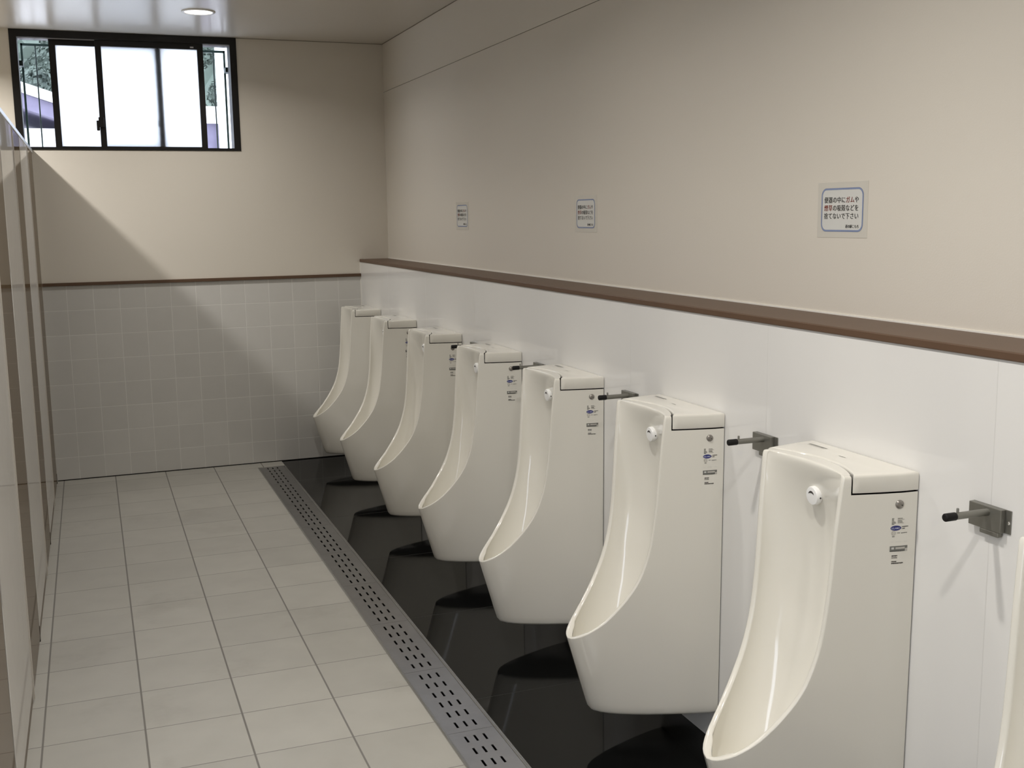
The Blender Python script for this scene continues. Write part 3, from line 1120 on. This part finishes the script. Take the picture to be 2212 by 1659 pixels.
sl = sash(-1.802, -1.176, .0375, .036, .034, .011)
bm = bmesh.new()
add_box(bm, -1.556, -1.524, -.004, .006, 2.125, 2.185)
add_box(bm, -1.568, -1.550, -.010, .000, 2.105, 2.165)
finish(bm, 'crescent_latch', M['frame'], sr, bevel=.004)
bm = bmesh.new()
add_box(bm, -1.216, -1.198, .0375, .040, 2.135, 2.172)
finish(bm, 'finger_pull', M['frame'], sl, bevel=.004)
bm = bmesh.new()
add_box(bm, -1.005, -.985, .006, .0098, 2.604, 2.612)
finish(bm, 'sash_stop', M['steel_bright'], sr, merge=0)

# outside: steel bar grille
gr = empty('window_grille', (0, .23, 0))
tag(gr, 'dark green bar grille fixed outside the window', 'grille')
bm = bmesh.new()
add_box(bm, -1.960, -.775, -.006, .006, 2.612, 2.626)
add_box(bm, -1.960, -.775, -.006, .006, 1.985, 1.997)
add_box(bm, -1.962, -1.950, -.006, .006, 1.985, 2.626)
add_box(bm, -.785, -.773, -.006, .006, 1.985, 2.626)
for z in (2.50,):
    for x0, x1 in ((-2.02, -1.95), (-.785, -.715)):
        add_box(bm, x0, x1, -.090, .006, z - .015, z + .015)
finish(bm, 'grille_frame', M['grille'], gr, merge=0)
for k in range(14):
    x = -1.880 + .0795 * k
    if x > -.80: break
    bm = bmesh.new()
    add_cyl(bm, (x, 0, 1.996), (x, 0, 2.613), .0042, n=10)
    finish(bm, 'bar', M['grille'], gr, smooth=60)

# outside: yard, house, wall, trees
bm = bmesh.new()
add_box(bm, -14, 12, .15, 40, -.35, -.15)
o = struct(bm, 'ground', M['ground'], merge=0)
bm = bmesh.new()
add_box(bm, -14, RX0 - .16, -30, .1, -.35, -.15)
struct(bm, 'ground_left', M['ground'], merge=0)

hs = empty('tiled_roof_house', (-3.6, 10.2, -.15))
tag(hs, 'white house with purple grey tiled roof seen through the left window gap', 'house')
bm = bmesh.new()
add_box(bm, -3.2, 2.05, -1.0, 2.2, 0, 2.95)
finish(bm, 'house_wall', M['house_wall'], hs, merge=0)
bm = bmesh.new()
# gable roof whose verge slopes down to the right
pts = [(-1.7, 4.35), (2.55, 2.93), (2.55, 2.74), (-1.7, 4.16)]
vA = [bm.verts.new((x, -1.45, z)) for x, z in pts]
vB = [bm.verts.new((x, 2.6, z)) for x, z in pts]
bm.faces.new(vA); bm.faces.new(list(reversed(vB)))
for i in range(4):
    bm.faces.new([vA[i], vA[(i + 1) % 4], vB[(i + 1) % 4], vB[i]])
pts = [(-1.7, 4.35), (-4.2, 3.3), (-4.2, 3.1), (-1.7, 4.16)]
vA = [bm.verts.new((x, -1.45, z)) for x, z in pts]
vB = [bm.verts.new((x, 2.6, z)) for x, z in pts]
bm.faces.new(vA); bm.faces.new(list(reversed(vB)))
for i in range(4):
    bm.faces.new([vA[i], vA[(i + 1) % 4], vB[(i + 1) % 4], vB[i]])
rf = finish(bm, 'roof', M['roof_tile'], hs, merge=0)
bm = bmesh.new()
pts = [(-1.75, 4.50), (2.60, 3.05), (2.60, 2.92), (-1.75, 4.37)]
vA = [bm.verts.new((x, -1.56, z)) for x, z in pts]
vB = [bm.verts.new((x, -1.30, z)) for x, z in pts]
bm.faces.new(vA); bm.faces.new(list(reversed(vB)))
for i in range(4):
    bm.faces.new([vA[i], vA[(i + 1) % 4], vB[(i + 1) % 4], vB[i]])
finish(bm, 'verge_board', M['house_wall'], rf, merge=0)

wl = empty('garden_wall', (2.3, 8.4, -.15))
tag(wl, 'low white building wall seen through the right window gap', 'wall')
bm = bmesh.new()
add_box(bm, -2.7, 3.0, 0, .25, 0, 2.98)
finish(bm, 'wall_panel', M['roof_tile'], wl, merge=0)
bm = bmesh.new()
add_box(bm, -2.75, 3.0, -.08, .33, 2.98, 3.20)
finish(bm, 'wall_cap', M['house_wall'], wl, merge=0)
bm = bmesh.new()
add_box(bm, -2.23, -1.98, -.25, -.09, 0, 5.2)
finish(bm, 'white_post', M['house_wall'], wl, merge=0)

def build_tree(x, y, h, r, seed, lab):
    rnd = random.Random(seed)
    t = empty('tree', (x, y, -.15))
    bm = bmesh.new()
    add_cyl(bm, (0, 0, 0), (0.1, 0, h * .6), .18, .08, n=10)
    finish(bm, 'trunk', M['bark'], t, smooth=60)
    bm = bmesh.new()
    clumps = []
    for i in range(38):
        a = rnd.uniform(0, 2 * math.pi); q = rnd.uniform(-1, 1); rr = r * rnd.uniform(.45, 1.0)
        s = math.sqrt(1 - q * q)
        clumps.append((Vector((rr * s * math.cos(a), rr * s * math.sin(a), h * .58 + q * rr * (h * .42 / r))), rnd.uniform(.28, .48) * r * .55))
    for c, cr in clumps:
        for i in range(420):
            d = Vector((rnd.gauss(0, 1), rnd.gauss(0, 1), rnd.gauss(0, 1))).normalized()
            p = c + d * cr * rnd.uniform(.75, 1.05)
            nn = (d + Vector((rnd.gauss(0, .5), rnd.gauss(0, .5), rnd.gauss(0, .5)))).normalized()
            a_ = nn.orthogonal().normalized(); b_ = nn.cross(a_)
            sz = rnd.uniform(.025, .065)
            bm.faces.new([bm.verts.new(p + a_ * sz * k1 + b_ * sz * k2 * .7) for k1, k2 in ((-1, 0), (0, -1), (1, 0), (0, 1))])
    finish(bm, 'foliage', M['leaf'], t, merge=0, recalc=False)
    tag(t, lab, 'tree', 'trees outside the window')
build_tree(-2.5, 15.0, 6.6, 1.55, 1, 'bushy green tree behind the house roof at the left window gap')
build_tree(1.15, 16.5, 7.2, 1.55, 2, 'pale green tree seen through the right window gap')

# wooded slope that closes the view behind the trees
bm = bmesh.new()
rnd = random.Random(11)
NX, NZ = 70, 26
gv = {}
for i in range(NX + 1):
    for j in range(NZ + 1):
        x = -14 + 26 * i / NX
        t = j / NZ
        b_ = .35 * math.sin(x * 2.3 + j * 1.1) + .3 * math.sin(x * 5.1 - j * 1.7) + rnd.uniform(-.25, .25)
        gv[i, j] = bm.verts.new((x, 24 + 5.5 * t + b_, -.2 + 11.5 * t + .3 * b_))
for i in range(NX):
    for j in range(NZ):
        bm.faces.new([gv[i, j], gv[i + 1, j], gv[i + 1, j + 1], gv[i, j + 1]])
hill = finish(bm, 'hillside', M['leaf'], merge=0)
hill['kind'] = 'structure'
